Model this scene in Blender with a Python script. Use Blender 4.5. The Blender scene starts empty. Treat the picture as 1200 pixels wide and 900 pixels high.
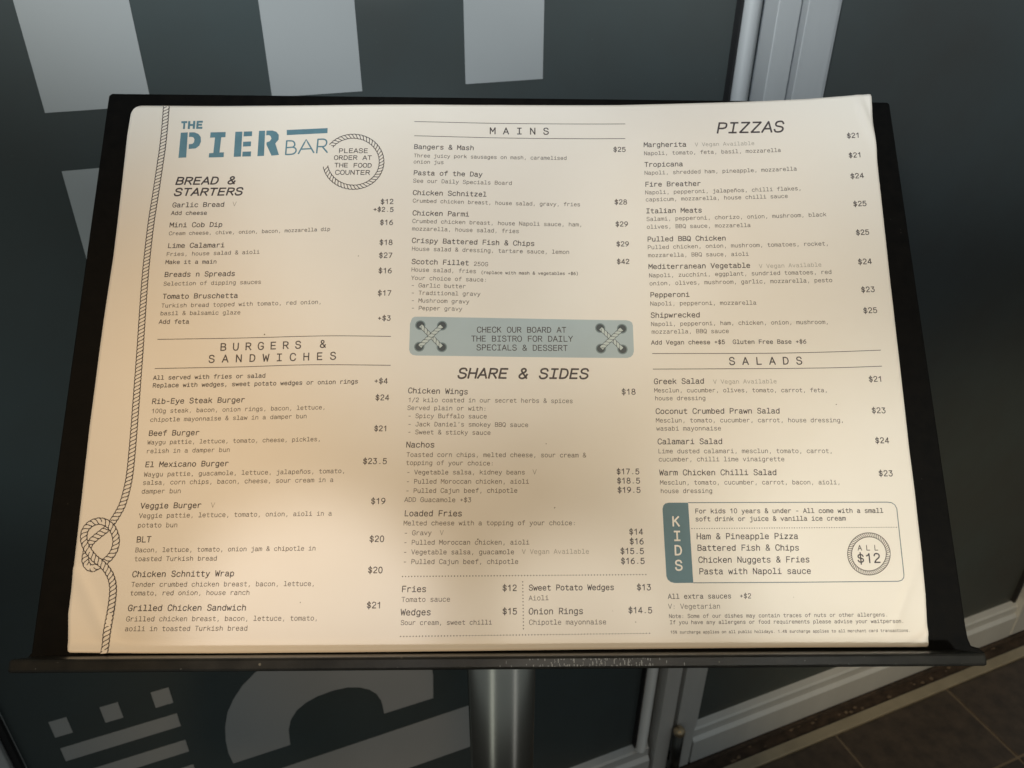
import bpy, bmesh, math, random
from mathutils import Vector, Matrix
random.seed(7)
sc = bpy.context.scene
COL = sc.collection

# ---------------------------------------------------------------- camera
cam_d = bpy.data.cameras.new('camera'); cam = bpy.data.objects.new('camera', cam_d); COL.objects.link(cam)
cam_d.sensor_width = 36.0; cam_d.lens = 36.0 * 932.0188 / 1200.0
cam_d.clip_start = 0.02; cam_d.clip_end = 60.0
cx = Vector((0.99999622, 0.00139055, 0.00237371)); cy = -Vector((0.00275102, -0.50546403, -0.86284329)); cz = -Vector((0.0, 0.86284656, -0.50546594))
cam.matrix_world = Matrix(((cx.x, cy.x, cz.x, 0), (cx.y, cy.y, cz.y, 0), (cx.z, cy.z, cz.z, 1.4), (0, 0, 0, 1)))
cam_d.dof.use_dof = True; cam_d.dof.focus_distance = 0.44; cam_d.dof.aperture_fstop = 19.0
sc.camera = cam

# ---------------------------------------------------------------- world, lamps, exposure
w = bpy.data.worlds.new('World'); sc.world = w; w.use_nodes = True
bg = w.node_tree.nodes['Background']
def aim(o, loc, tgt):
    o.location = loc
    o.rotation_euler = (Vector(tgt) - Vector(loc)).to_track_quat('-Z', 'Y').to_euler()
def area(name, loc, tgt, sx, sy, power, col):
    d = bpy.data.lights.new(name, 'AREA'); d.shape = 'RECTANGLE'; d.size = sx; d.size_y = sy; d.energy = power; d.color = col
    o = bpy.data.objects.new(name, d); COL.objects.link(o); aim(o, loc, tgt); return o
def spot(name, loc, tgt, deg, blend, power, col, rad):
    d = bpy.data.lights.new(name, 'SPOT'); d.spot_size = math.radians(deg); d.spot_blend = blend; d.energy = power; d.color = col; d.shadow_soft_size = rad
    o = bpy.data.objects.new(name, d); COL.objects.link(o); aim(o, loc, tgt); return o
bg.inputs[0].default_value = (0.904, 1.000, 0.990, 1); bg.inputs[1].default_value = 0.197
spot('coolTop', (-0.3, -0.9, 2.4), (0.06, 0.75, 1.62), 35, 0.55, 39.00, (0.641, 0.795, 1.0), 0.1)
spot('washL', (-0.6, -1.2, 1.9), (-0.22, 0.7, 1.74), 31, 0.35, 126.00, (0.937, 1.0, 0.984), 0.1)
spot('washR', (-0.6, -1.2, 1.9), (0.55, 0.95, 1.8), 34, 0.4, 124.00, (0.952, 1.0, 1.0), 0.1)
spot('leftfill', (-1.0, -0.9, 1.9), (-0.5, 0.6, 1.1), 15, 0.9, 34.00, (0.882, 1.0, 0.971), 0.06)
spot('warmMain', (0.2, -0.6, 2.5), (-0.02, 0.33, 1.14), 22, 0.55, 32.64, (1.0, 0.675, 0.334), 0.08)
spot('warmLeft', (-0.5, -0.6, 2.5), (-0.21, 0.33, 1.15), 15, 0.9, 36.38, (1.0, 0.662, 0.353), 0.08)
spot('rightspot', (0.55, -1.35, 2.2), (0.222, 0.385, 1.185), 10.6, 0.22, 53.50, (1.0, 0.95, 0.82), 0.05)  # added cone, its edge shaped like a shadow border on the sheet
spot('rightlow', (0.55, -1.35, 2.2), (0.215, 0.3, 1.1), 8, 0.55, 42.80, (0.95, 1.0, 0.95), 0.04)
spot('pool1', (0.25, -1.4, 2.22), (-0.095, 0.27, 1.1), 4.2, 0.5, 55.64, (1.0, 0.981, 0.962), 0.02)  # pool lamps added, cones shaped into the bright patches on the sheet
spot('pool2', (0.25, -1.4, 2.22), (0.035, 0.268, 1.098), 3.3, 0.5, 47.08, (1.0, 0.955, 0.864), 0.02)
spot('pool0', (0.25, -1.4, 2.22), (-0.04, 0.44, 1.265), 7.6, 0.3, 43.87, (0.829, 0.951, 1.0), 0.04)
spot('doorspot', (-0.2, -1.3, 2.0), (1.1, 1.15, 0.15), 26, 0.8, 150.00, (1.0, 0.747, 0.413), 0.1)
area('door', (-0.75, -1.3, 1.05), (0.8, 0.95, 0.35), 0.3, 1.5, 1.05, (0.952, 1.0, 0.905))  # added fill strip out of view, puts a streak on the post
area('rightstrip', (1.05, -0.9, 1.0), (0.5, 0.9, 0.4), 0.18, 1.5, 0.60, (1.0, 1.0, 1.0))  # second added strip lamp, there to be reflected in the post

sc.view_settings.view_transform = 'Standard'; sc.view_settings.look = 'None'
sc.view_settings.exposure = 0.0; sc.view_settings.gamma = 1.0

# ---------------------------------------------------------------- frames of the place (metres)
BF = Matrix(((0.99961239, -0.00720972, 0.02689037, -0.00508632), (0.0240986, 0.70772025, -0.70608165, 0.26783434),
             (-0.01394021, 0.70645599, 0.70761968, 1.09328851), (0, 0, 0, 1)))      # board: u right, v up the slope, n to the reader
WV = Vector((0.92732205, 0.37426437, 0)); NV = Vector((-0.37426437, 0.92732205, 0)) # glazed front: along, away

# ---------------------------------------------------------------- materials
def mat(name, col, rough=0.5, metal=0.0, spec=0.5, var=0.0, scale=20.0, bump=0.0, bscale=200.0, coat=0.0, vcol=None, aniso=None, rvar=0.0):
    m = bpy.data.materials.new(name); m.use_nodes = True; nt = m.node_tree; b = nt.nodes['Principled BSDF']
    b.inputs['Base Color'].default_value = (*col, 1); b.inputs['Roughness'].default_value = rough
    b.inputs['Metallic'].default_value = metal; b.inputs['Specular IOR Level'].default_value = spec
    b.inputs['Coat Weight'].default_value = coat; b.inputs['Coat Roughness'].default_value = 0.12
    tc = nt.nodes.new('ShaderNodeTexCoord'); src = tc.outputs['Object']
    if aniso:
        mp = nt.nodes.new('ShaderNodeMapping'); mp.inputs['Scale'].default_value = aniso; nt.links.new(src, mp.inputs['Vector']); src = mp.outputs['Vector']
    if var > 0:
        n = nt.nodes.new('ShaderNodeTexNoise'); n.inputs['Scale'].default_value = scale; n.inputs['Detail'].default_value = 6; n.inputs['Roughness'].default_value = 0.62
        nt.links.new(src, n.inputs['Vector'])
        r = nt.nodes.new('ShaderNodeMapRange'); r.inputs['From Min'].default_value = 0.3; r.inputs['From Max'].default_value = 0.7
        nt.links.new(n.outputs['Fac'], r.inputs['Value'])
        mx = nt.nodes.new('ShaderNodeMix'); mx.data_type = 'RGBA'
        v2 = vcol or tuple(c * (1 - var) for c in col)
        mx.inputs[6].default_value = (*v2, 1); mx.inputs[7].default_value = (*col, 1)
        nt.links.new(r.outputs['Result'], mx.inputs[0]); nt.links.new(mx.outputs[2], b.inputs['Base Color'])
        if rvar:
            rr = nt.nodes.new('ShaderNodeMapRange'); rr.inputs['To Min'].default_value = rough + rvar; rr.inputs['To Max'].default_value = rough
            nt.links.new(n.outputs['Fac'], rr.inputs['Value']); nt.links.new(rr.outputs['Result'], b.inputs['Roughness'])
    if bump > 0:
        n2 = nt.nodes.new('ShaderNodeTexNoise'); n2.inputs['Scale'].default_value = bscale; n2.inputs['Detail'].default_value = 4
        nt.links.new(src, n2.inputs['Vector'])
        bp = nt.nodes.new('ShaderNodeBump'); bp.inputs['Strength'].default_value = bump; bp.inputs['Distance'].default_value = 0.001
        nt.links.new(n2.outputs['Fac'], bp.inputs['Height']); nt.links.new(bp.outputs['Normal'], b.inputs['Normal'])
    return m
def specks(m, scale, size, col):
    """small pale dust grains lying on a surface"""
    nt = m.node_tree; b = nt.nodes['Principled BSDF']; old = b.inputs['Base Color'].links[0].from_socket
    tc = nt.nodes.new('ShaderNodeTexCoord'); v = nt.nodes.new('ShaderNodeTexVoronoi'); v.inputs['Scale'].default_value = scale
    nt.links.new(tc.outputs['Object'], v.inputs['Vector'])
    sp = nt.nodes.new('ShaderNodeSeparateColor'); nt.links.new(v.outputs['Color'], sp.inputs[0])
    rr = nt.nodes.new('ShaderNodeMapRange'); rr.inputs['From Min'].default_value = 0.90; rr.inputs['From Max'].default_value = 1.0; rr.inputs['To Max'].default_value = size * 6
    nt.links.new(sp.outputs[0], rr.inputs['Value'])
    lt = nt.nodes.new('ShaderNodeMath'); lt.operation = 'LESS_THAN'; nt.links.new(v.outputs['Distance'], lt.inputs[0]); nt.links.new(rr.outputs['Result'], lt.inputs[1])
    ml = nt.nodes.new('ShaderNodeMath'); ml.operation = 'MULTIPLY'; nt.links.new(lt.outputs[0], ml.inputs[0]); nt.links.new(sp.outputs[1], ml.inputs[1])
    mx = nt.nodes.new('ShaderNodeMix'); mx.data_type = 'RGBA'; mx.inputs[7].default_value = (*col, 1)
    nt.links.new(ml.outputs[0], mx.inputs[0]); nt.links.new(old, mx.inputs[6]); nt.links.new(mx.outputs[2], b.inputs['Base Color'])
M = {}
M['paper'] = mat('menu_paper', (0.80, 0.77, 0.72), 0.34, spec=0.42, var=0.08, scale=6, bump=0.30, bscale=13, vcol=(0.76, 0.72, 0.655), rvar=0.22)
M['paperfill'] = M['paper']
M['ink'] = mat('black_ink', (0.056, 0.048, 0.054), 0.45, spec=0.3)
M['ink2'] = mat('grey_ink', (0.090, 0.076, 0.072), 0.45, spec=0.3)
M['ink3'] = mat('pale_ink', (0.30, 0.28, 0.25), 0.45, spec=0.3)
M['teal'] = mat('teal_ink', (0.115, 0.245, 0.315), 0.45, spec=0.3, var=0.18, scale=160)
M['teal2'] = mat('band_ink', (0.095, 0.190, 0.235), 0.45, spec=0.3, var=0.08, scale=60)
M['pale'] = mat('banner_ink', (0.41, 0.50, 0.535), 0.45, spec=0.3, var=0.06, scale=40)
M['eye'] = mat('eyelet_ink', (0.055, 0.075, 0.09), 0.45, spec=0.3)
M['eyer'] = mat('eyelet_ring_ink', (0.17, 0.235, 0.255), 0.45, spec=0.3)
M['ropeb'] = mat('rope_fill_ink', (0.50, 0.57, 0.56), 0.45, spec=0.3)
M['framei'] = mat('frame_ink', (0.13, 0.18, 0.21), 0.45, spec=0.3)
M['cream'] = M['paper']
M['speck'] = mat('dirt_speck', (0.10, 0.07, 0.045), 0.8)
M['scuff_glint'] = mat('scuff_glint_acrylic', (0.13, 0.14, 0.14), 0.5)
M['board'] = mat('black_acrylic', (0.0026, 0.0028, 0.0030), 0.45, spec=0.05, var=0.5, scale=140, bump=0.05, bscale=500, vcol=(0.0055, 0.0052, 0.0048), rvar=0.2)
M['ledge'] = mat('ledge_acrylic', (0.007, 0.0074, 0.007), 0.27, spec=0.16, var=0.6, scale=70, bump=0.03, bscale=420, vcol=(0.016, 0.016, 0.014), rvar=0.14)
specks(M['board'], 420.0, 0.025, (0.05, 0.048, 0.04)); specks(M['ledge'], 330.0, 0.04, (0.14, 0.13, 0.10))  # ledge grains sized up to paint speckle highlights as well as dust
M['chrome'] = mat('brushed_steel', (0.42, 0.41, 0.37), 0.25, metal=1.0, bump=0.03, bscale=300, aniso=(1, 1, 0.02))
M['alu'] = mat('grey_aluminium', (0.56, 0.575, 0.58), 0.42, metal=0.25, var=0.12, scale=14, bump=0.03, bscale=120, aniso=(1, 1, 0.25))
M['alud'] = mat('shaded_aluminium', (0.040, 0.046, 0.046), 0.5, metal=0.3, var=0.2, scale=20)  # same frame metal, the groove's shade put into its colour
M['gasket'] = mat('black_gasket', (0.010, 0.010, 0.011), 0.7)
M['vinyl'] = mat('frosted_vinyl', (0.385, 0.395, 0.395), 0.55, spec=0.35, var=0.05, scale=5)
specks(M['vinyl'], 170.0, 0.02, (0.50, 0.50, 0.48))
M['steel'] = mat('dark_bolt_steel', (0.045, 0.045, 0.042), 0.30, metal=0.8)
M['brass'] = mat('brass_tip', (0.36, 0.29, 0.19), 0.28, metal=0.7)
M['strip'] = mat('threshold_strip', (0.32, 0.285, 0.215), 0.55, metal=0.2, var=0.25, scale=16, bump=0.1, bscale=90)
M['gap'] = mat('dirty_gap', (0.055, 0.036, 0.025), 0.9, var=0.75, scale=55, bump=0.6, bscale=80)
M['grout'] = mat('grout', (0.15, 0.12, 0.09), 0.9, var=0.3, scale=60)
M['debris'] = mat('grit', (0.12, 0.088, 0.062), 0.9)
def glass_mat():
    m = mat('dark_tinted_glass', (0.068, 0.088, 0.091), 0.13, spec=0.5, var=0.35, scale=1.9, vcol=(0.060, 0.064, 0.061), rvar=0.08)  # noise between teal and neutral paints a soft reflected sheen
    specks(m, 170.0, 0.022, (0.20, 0.21, 0.20))
    return m
M['glass'] = glass_mat()
M['tile'] = mat('dark_floor_tile', (0.048, 0.036, 0.027), 0.55, var=0.55, scale=34, bump=0.35, bscale=150, vcol=(0.020, 0.015, 0.012))

nt_ = M['tile'].node_tree; b0 = nt_.nodes['Principled BSDF']; old_ = b0.inputs['Base Color'].links[0].from_socket
oi_ = nt_.nodes.new('ShaderNodeObjectInfo'); mr_ = nt_.nodes.new('ShaderNodeMapRange'); mr_.inputs['To Min'].default_value = 0.65; mr_.inputs['To Max'].default_value = 1.35
hs_ = nt_.nodes.new('ShaderNodeHueSaturation'); nt_.links.new(oi_.outputs['Random'], mr_.inputs['Value']); nt_.links.new(mr_.outputs['Result'], hs_.inputs['Value'])
nt_.links.new(old_, hs_.inputs['Color']); nt_.links.new(hs_.outputs['Color'], b0.inputs['Base Color'])

# ---------------------------------------------------------------- object helpers
def link(name, verts, faces, m, parent=None, smooth=False):
    me = bpy.data.meshes.new(name); me.from_pydata([tuple(v) for v in verts], [], faces); me.update()
    if smooth:
        for p in me.polygons: p.use_smooth = True
    me.materials.append(m)
    o = bpy.data.objects.new(name, me); COL.objects.link(o)
    if parent: o.parent = parent
    return o
def bmobj(name, bm, m, parent=None, smooth=False):
    me = bpy.data.meshes.new(name); bmesh.ops.recalc_face_normals(bm, faces=bm.faces); bm.to_mesh(me); bm.free()
    if smooth:
        for p in me.polygons: p.use_smooth = True
    me.materials.append(m)
    o = bpy.data.objects.new(name, me); COL.objects.link(o)
    if parent: o.parent = parent
    return o
def empty(name, mw, label=None, cat=None, group=None, parent=None):
    o = bpy.data.objects.new(name, None); o.empty_display_size = 0.05; COL.objects.link(o)
    if parent: o.parent = parent
    else: o.matrix_world = mw
    if label: o['label'] = label
    if cat: o['category'] = cat
    if group: o['group'] = group
    if cat: o['kind'] = 'thing'
    return o
def boxbm(bm, x0, x1, y0, y1, z0, z1, bev=0.0, seg=2):
    r = bmesh.ops.create_cube(bm, size=1)
    for v in r['verts']:
        v.co = Vector(((x0 + x1) / 2 + v.co.x * (x1 - x0), (y0 + y1) / 2 + v.co.y * (y1 - y0), (z0 + z1) / 2 + v.co.z * (z1 - z0)))
    if bev > 0:
        es = list({e for v in r['verts'] for e in v.link_edges})
        bmesh.ops.bevel(bm, geom=es, offset=bev, segments=seg, affect='EDGES', profile=0.5)
def prism(name, pts, z0, z1, m, parent, bev=0.0):
    """polygon in local xy extruded along local z"""
    bm = bmesh.new(); vs = [bm.verts.new((p[0], p[1], z0)) for p in pts]; f = bm.faces.new(vs)
    r = bmesh.ops.extrude_face_region(bm, geom=[f])
    for v in r['geom']:
        if isinstance(v, bmesh.types.BMVert): v.co.z = z1
    if bev > 0:
        es = [e for e in bm.edges if abs(e.verts[0].co.z - e.verts[1].co.z) < 1e-7]
        bmesh.ops.bevel(bm, geom=es, offset=bev, segments=2, affect='EDGES', profile=0.5)
    return bmobj(name, bm, m, parent)

# ---------------------------------------------------------------- the shape of the sheet (mm; shared with every printed mark)
def interp(x, xs, ys):
    if x <= xs[0]: return ys[0]
    for i in range(1, len(xs)):
        if x <= xs[i]:
            t = (x - xs[i-1]) / (xs[i] - xs[i-1])
            a = ys[i-1]; b = ys[i]
            # cubic hermite with finite-difference tangents
            m0 = (b - (ys[i-2] if i > 1 else a)) / (xs[i] - (xs[i-2] if i > 1 else xs[i-1]))
            m1 = ((ys[i+1] if i + 1 < len(xs) else b) - a) / ((xs[i+1] if i + 1 < len(xs) else xs[i]) - xs[i-1])
            d = xs[i] - xs[i-1]; t2 = t*t; t3 = t2*t
            return (2*t3-3*t2+1)*a + (t3-2*t2+t)*d*m0 + (-2*t3+3*t2)*b + (t3-t2)*d*m1
    return ys[-1]
def height(u, v):
    A = interp(u, [-215, -190, -140, -50, 10, 65, 127, 175, 215], [0.7, 1.0, 1.7, 4.6, 5.4, 6.6, 11.0, 15.5, 19.8])
    B = interp(v, [-5, 5, 32, 80, 132, 190, 240, 270, 300], [0.09, 0.13, 0.23, 0.33, 0.42, 0.52, 0.68, 0.80, 0.98])
    h = 0.9 + A * B
    h += 0.35 * math.sin(u * 0.041 + v * 0.013 + 1.0) * min(1, max(0, v / 60.0)) + 0.22 * math.sin(v * 0.055 - u * 0.02)
    # lower edge kicked forward where it stands on the ledge
    if v < 6: h += 0.05 * (6 - v) ** 2
    # turned-up lower left corner
    d = (u + 209) * 0.62 + (v - 0) * 0.78
    if d < 26: h += 2.6 * ((26 - d) / 26) ** 1.6
    # crease below the upper right corner
    c = (u - 201.5) * 0.93 + (v - 297) * 0.26
    if v > 238 and u > 180: h += (0.95 * math.exp(-(c / 2.0) ** 2) - 0.6 * math.exp(-((c - 3.6) / 1.8) ** 2)) * min(1, (v - 238) / 25.0) * min(1, max(0.25, (299 - v) / 8.0))
    # fold line of the turned-up corner
    d2 = (u + 209) * 0.86 + (v - 0) * 0.52
    if d2 < 40 and v < 40: h += 0.5 * math.exp(-((d2 - 21) / 3.2) ** 2)
    # soft dents at the lower right
    c2 = (u - 194) * 0.86 - (v - 12) * 0.42
    if u > 170 and v < 60: h += 0.7 * math.exp(-(c2 / 2.2) ** 2) * max(0, 1 - abs(v - 22) / 34.0)
    c3 = (u - 204) * 0.6 - (v - 3) * 0.8
    if u > 188 and v < 26: h += 0.9 * math.exp(-(c3 / 1.8) ** 2) * min(1.0, max(0.0, (u - 188) / 12.0))
    return h

# ================================================================ THE SETTING
def wallm(s, n, z=0.0):
    p = WV * s + NV * n
    return Matrix(((WV.x, NV.x, 0, p.x), (WV.y, NV.y, 0, p.y), (0, 0, 1, z), (0, 0, 0, 1)))
# ground far around
g = link('ground', [(-14, -14, -0.030), (14, -14, -0.030), (14, 14, -0.030), (-14, 14, -0.030)], [(0, 1, 2, 3)], M['tile']); g['kind'] = 'structure'
# bed of grout with single tiles on it
fl = bpy.data.objects.new('floor', None); COL.objects.link(fl); fl.matrix_world = wallm(0, 0, 0); fl['kind'] = 'structure'
bm = bmesh.new(); boxbm(bm, -2.2, 3.4, -2.0, 0.6975, -0.026, -0.0022); bmobj('grout_bed', bm, M['grout'], fl)
tile_me = None
rows = [(0.527 + 0.0025, 0.6965)] + [(0.527 - 0.294 * (k + 1) + 0.0025, 0.527 - 0.294 * k - 0.0025) for k in range(8)]
for ri, (n0, n1) in enumerate(rows):
    for ci in range(-11, 8):
        s1 = 1.272 + 0.294 * ci - 0.0025; s0 = s1 - 0.289
        key = 'cut' if ri == 0 else 'full'
        if ri == 0 or tile_me is None or tile_me[0] != key:
            if tile_me is None or tile_me[0] != key:
                b = bmesh.new(); boxbm(b, 0, 0.289, 0, n1 - n0, -0.012, 0, 0.0012, 1)
                me = bpy.data.meshes.new('floor_tile'); b.to_mesh(me); b.free(); me.materials.append(M['tile']); tile_me = (key, me)
        o = bpy.data.objects.new('floor_tile', tile_me[1]); COL.objects.link(o); o.parent = fl
        o.location = (s0, n0, random.uniform(-0.0006, 0.0006)); o.rotation_euler = (random.uniform(-.001, .001), random.uniform(-.001, .001), 0)
# threshold strip and the dirty gap behind it
def wbox(name, s0, s1, n0, n1, z0, z1, m, parent, bev=0.0, org=(0, 0, 0)):
    bm = bmesh.new(); boxbm(bm, s0 - org[0], s1 - org[0], n0 - org[1], n1 - org[1], z0 - org[2], z1 - org[2], bev)
    return bmobj(name, bm, m, parent)
st = wbox('threshold_strip', -2.2, 3.4, 0.6985, 0.7205, -0.025, 0.003, M['strip'], None, 0.0015); st.matrix_world = wallm(0, 0); st['kind'] = 'structure'
gp = bmesh.new(); boxbm(gp, -2.2, 3.4, 0.7215, 0.80, -0.025, -0.004)
gp = bmobj('channel_floor', gp, M['gap'], None); gp.matrix_world = wallm(0, 0); gp['kind'] = 'structure'
bm = bmesh.new()
for k in range(48):
    r = random.uniform(0.0012, 0.0042); s = random.uniform(0.5, 1.8); n = random.uniform(0.724, 0.747)
    q = bmesh.ops.create_icosphere(bm, subdivisions=1, radius=r)
    for v in q['verts']: v.co = Vector((v.co.x * random.uniform(0.8, 2.4) + s, v.co.y + n, v.co.z * 0.6 - 0.0035))
gr = bmobj('grit', bm, M['debris']); gr.matrix_world = wallm(0, 0); gr['kind'] = 'stuff'; gr['label'] = 'pale grit and leaf bits lying in the channel under the door'
# soil line on the door side of the channel
ld = wbox('channel_lip', -2.2, 3.4, 0.7425, 0.7485, -0.004, 0.007, M['gap'], None, 0.001); ld.matrix_world = wallm(0, 0); ld['kind'] = 'structure'

# ---- glazed shop front ------------------------------------------------
def shear(o, k=0.0132, z0=0.32):
    """the posts stand slightly out of plumb"""
    for v in o.data.vertices: v.co.x += (v.co.z - z0) * k
    return o
def rail_profile(name, s0, s1, parent):
    """bottom rail: upright lower face, step, sloped glazing bead"""
    prof = [(0.750, 0.006), (0.750, 0.066), (0.7515, 0.068), (0.7565, 0.0735), (0.7570, 0.088), (0.7560, 0.0925), (0.7600, 0.0945), (0.7655, 0.108), (0.775, 0.110), (0.79, 0.110), (0.79, 0.006)]
    vs = [(s, n, z) for s in (s0, s1) for n, z in prof]; k = len(prof)
    fs = [(i, (i + 1) % k, k + (i + 1) % k, k + i) for i in range(k)] + [tuple(range(k - 1, -1, -1)), tuple(range(k, 2 * k))]
    return link(name, vs, fs, M['alu'], parent)
TOPZ = 2.25
win = empty('shop_window', wallm(0, 0), 'dark tinted fixed window with pale frosted vinyl graphics left of the door post', 'window')
wbox('glass_pane', -0.318, 0.566, 0.7655, 0.7715, 0.100, TOPZ, M['glass'], win)
rail_profile('bottom_rail', -0.318, 0.577, win)
wbox('top_rail', -0.318, 0.60, 0.748, 0.79, TOPZ, TOPZ + 0.07, M['alu'], win, 0.002)
wbox('window_stile', -0.40, -0.3265, 0.748, 0.79, 0.006, TOPZ + 0.07, M['alu'], win, 0.002)
wbox('gasket', -0.326, -0.3185, 0.756, 0.7650, 0.100, TOPZ, M['gasket'], win, 0.001)
# rounded glazing bead, groove and post of the window side
prof = [(0.5545, 0.767), (0.5550, 0.758), (0.5570, 0.7515), (0.5610, 0.7485), (0.5660, 0.7475), (0.5705, 0.7490), (0.5725, 0.7525), (0.5760, 0.7545), (0.5772, 0.7580), (0.5775, 0.767)]
k = len(prof); vs = [(s - 0.0035, n, z) for z in (0.1005, TOPZ) for s, n in prof]
bead = link('glazing_bead', vs, [(i, (i + 1) % k, k + (i + 1) % k, k + i) for i in range(k)] + [tuple(range(k)), tuple(range(2 * k - 1, k - 1, -1))], M['alu'], win, True); shear(bead)
shear(wbox('gasket', 0.5475, 0.5505, 0.756, 0.7650, 0.110, TOPZ, M['gasket'], win))
shear(wbox('post_groove', 0.5745, 0.5878, 0.772, 0.79, 0.006, TOPZ, M['alud'], win))
shear(wbox('window_stile', 0.588, 0.6175, 0.747, 0.79, 0.0065, TOPZ, M['alu'], win, 0.0009))
shear(wbox('door_seal', 0.618, 0.6275, 0.768, 0.79, 0.006, TOPZ, M['gasket'], win))
# vinyl
K = 0.7648 / 0.745
def vs2(s, z): return (s * K / 1000.0, (1400 + (z - 1400) * K) / 1000.0)
def vinyl(name, pts, parent, label=None):
    q = [vs2(*p) for p in pts]; n0, n1 = 0.7650, 0.7653
    bm = bmesh.new(); a = [bm.verts.new((x, n0, z)) for x, z in q]; f = bm.faces.new(a)
    r = bmesh.ops.extrude_face_region(bm, geom=[f])
    for v in r['geom']:
        if isinstance(v, bmesh.types.BMVert): v.co.y = n1
    bmesh.ops.triangulate(bm, faces=[x for x in bm.faces if len(x.verts) > 4])
    o = bmobj(name, bm, M['vinyl'], parent)
    if label: o['label'] = label
    return o
rect = lambda s0, s1, z0, z1: [(s0, z0), (s1, z0), (s1, z1), (s0, z1)]
for s0, s1 in ((-100, -21), (76, 155), (253, 332)): vinyl('vinyl_block', rect(s0, s1, 1265.5, 1352), win)
vinyl('vinyl_bar', rect(-100, 332, 1140, 1219), win, 'wide frosted bar under the three tall blocks')
for s0, s1 in ((-271, -252.5), (-217.5, -198), (-162, -142)): vinyl('vinyl_block', rect(s0, s1, 576, 603.5), win, 'small frosted square above the narrow bars')
for z0, z1 in ((532, 556), (482, 505), (432, 455)): vinyl('vinyl_bar', rect(-271, -142, z0, z1), win, 'narrow frosted bar')
arch = [(-96, 432), (-98.5, 455), (-97.5, 480), (-94, 505), (-87, 530), (-76, 551), (-62, 570), (-44, 586), (-22, 597), (5, 603), (40, 606), (90, 605), (130, 594), (158, 573), (173, 545), (180, 510), (182, 480), (180, 432),
        (108, 433), (107.5, 448), (106, 462), (101, 478), (92, 491), (80, 501), (64, 508.5), (45, 511), (24, 509.5), (8, 504), (-5, 495), (-15, 480), (-20, 462), (-22, 432)]
vinyl('vinyl_letter', arch, win, 'large rounded frosted letter shape')
vinyl('vinyl_bar', rect(-98, 275, 294, 390), win, 'deep frosted bar below the rounded shape')

door = empty('glass_door', wallm(0, 0), 'dark glass door in a grey aluminium frame, right of the post', 'door')
shear(wbox('door_stile', 0.6278, 0.6695, 0.748, 0.79, 0.009, TOPZ, M['alu'], door, 0.0009))
shear(wbox('glazing_bead', 0.6700, 0.6770, 0.7525, 0.7645, 0.110, TOPZ, M['alu'], door, 0.002))
wbox('glass_pane', 0.668, 1.500, 0.7655, 0.7715, 0.100, TOPZ, M['glass'], door)
rail_profile('bottom_rail', 0.6720, 1.512, door)
wbox('gasket', 1.489, 1.4965, 0.757, 0.7650, 0.111, TOPZ, M['gasket'], door)
wbox('door_stile', 1.5125, 1.57, 0.748, 0.79, 0.009, TOPZ, M['alu'], door, 0.002)
wbox('top_rail', 0.6720, 1.512, 0.748, 0.79, TOPZ, TOPZ + 0.07, M['alu'], door, 0.002)
# drop bolt
bolt = empty('drop_bolt', wallm(0.6225, 0.7365), 'dark steel drop bolt with a worn brassy tip at the foot of the door post', 'bolt')
def cyl(name, r, z0, z1, m, parent, x=0, y=0, seg=28, dome=0.0, bev=0.0):
    rings = [(r, z0), (r, z1)]
    if dome > 0: rings = [(r, z0), (r, z1 - dome)] + [(r * math.cos(a * math.pi / 2 / 5), z1 - dome + dome * math.sin(a * math.pi / 2 / 5)) for a in range(1, 5)] + [(r * 0.05, z1)]
    elif bev: rings = [(r - bev, z0), (r, z0 + bev), (r, z1 - bev), (r - bev, z1)]
    vs = [(x + q * math.cos(2 * math.pi * i / seg), y + q * math.sin(2 * math.pi * i / seg), z) for q, z in rings for i in range(seg)]
    fs = [(j * seg + i, j * seg + (i + 1) % seg, (j + 1) * seg + (i + 1) % seg, (j + 1) * seg + i) for j in range(len(rings) - 1) for i in range(seg)]
    fs += [tuple(range(seg - 1, -1, -1)), tuple(range((len(rings) - 1) * seg, len(rings) * seg))]
    o = link(name, vs, fs, m, parent)
    for p in o.data.polygons: p.use_smooth = len(p.vertices) == 4
    return o
cyl('bolt_rod', 0.0098, 0.010, 0.138, M['steel'], bolt)
cyl('bolt_tip', 0.0106, 0.1385, 0.152, M['brass'], bolt, dome=0.008)
wbox('bolt_bracket', -0.0040, 0.0040, 0.0095, 0.0265, 0.045, 0.060, M['steel'], bolt, 0.001)

# ================================================================ MENU STAND
PX, PY = -0.0073, 0.4006
stand = empty('menu_stand', Matrix.Translation((PX, PY, 0)), 'black sloping menu board with a front ledge on a steel post', 'menu stand')
inv = Matrix.Translation((-PX, -PY, 0)) @ BF
def onboard(o):
    o.matrix_local = inv; return o
board = onboard(prism('board', [(-0.22456, 0.00026), (-0.22683, -0.003), (0.23937, -0.003), (0.23636, -0.00052), (0.23266, 0.00051), (0.2315, 0.00413), (0.23123, 0.00939), (0.23032, 0.30549), (0.22894, 0.30674), (-0.22348, 0.30607), (-0.22524, 0.30464)], -0.0055, -0.0002, M['board'], stand, 0.0008))
# ledge: bar along the lower edge that stands out 24 mm to the reader
L0, L1 = -0.22097, 0.22488
bm = bmesh.new(); boxbm(bm, L0, L1, -0.0068, -0.0010, -0.0055, 0.0240, 0.0012, 2)
onboard(bmobj('ledge', bm, M['ledge'], stand))
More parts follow.
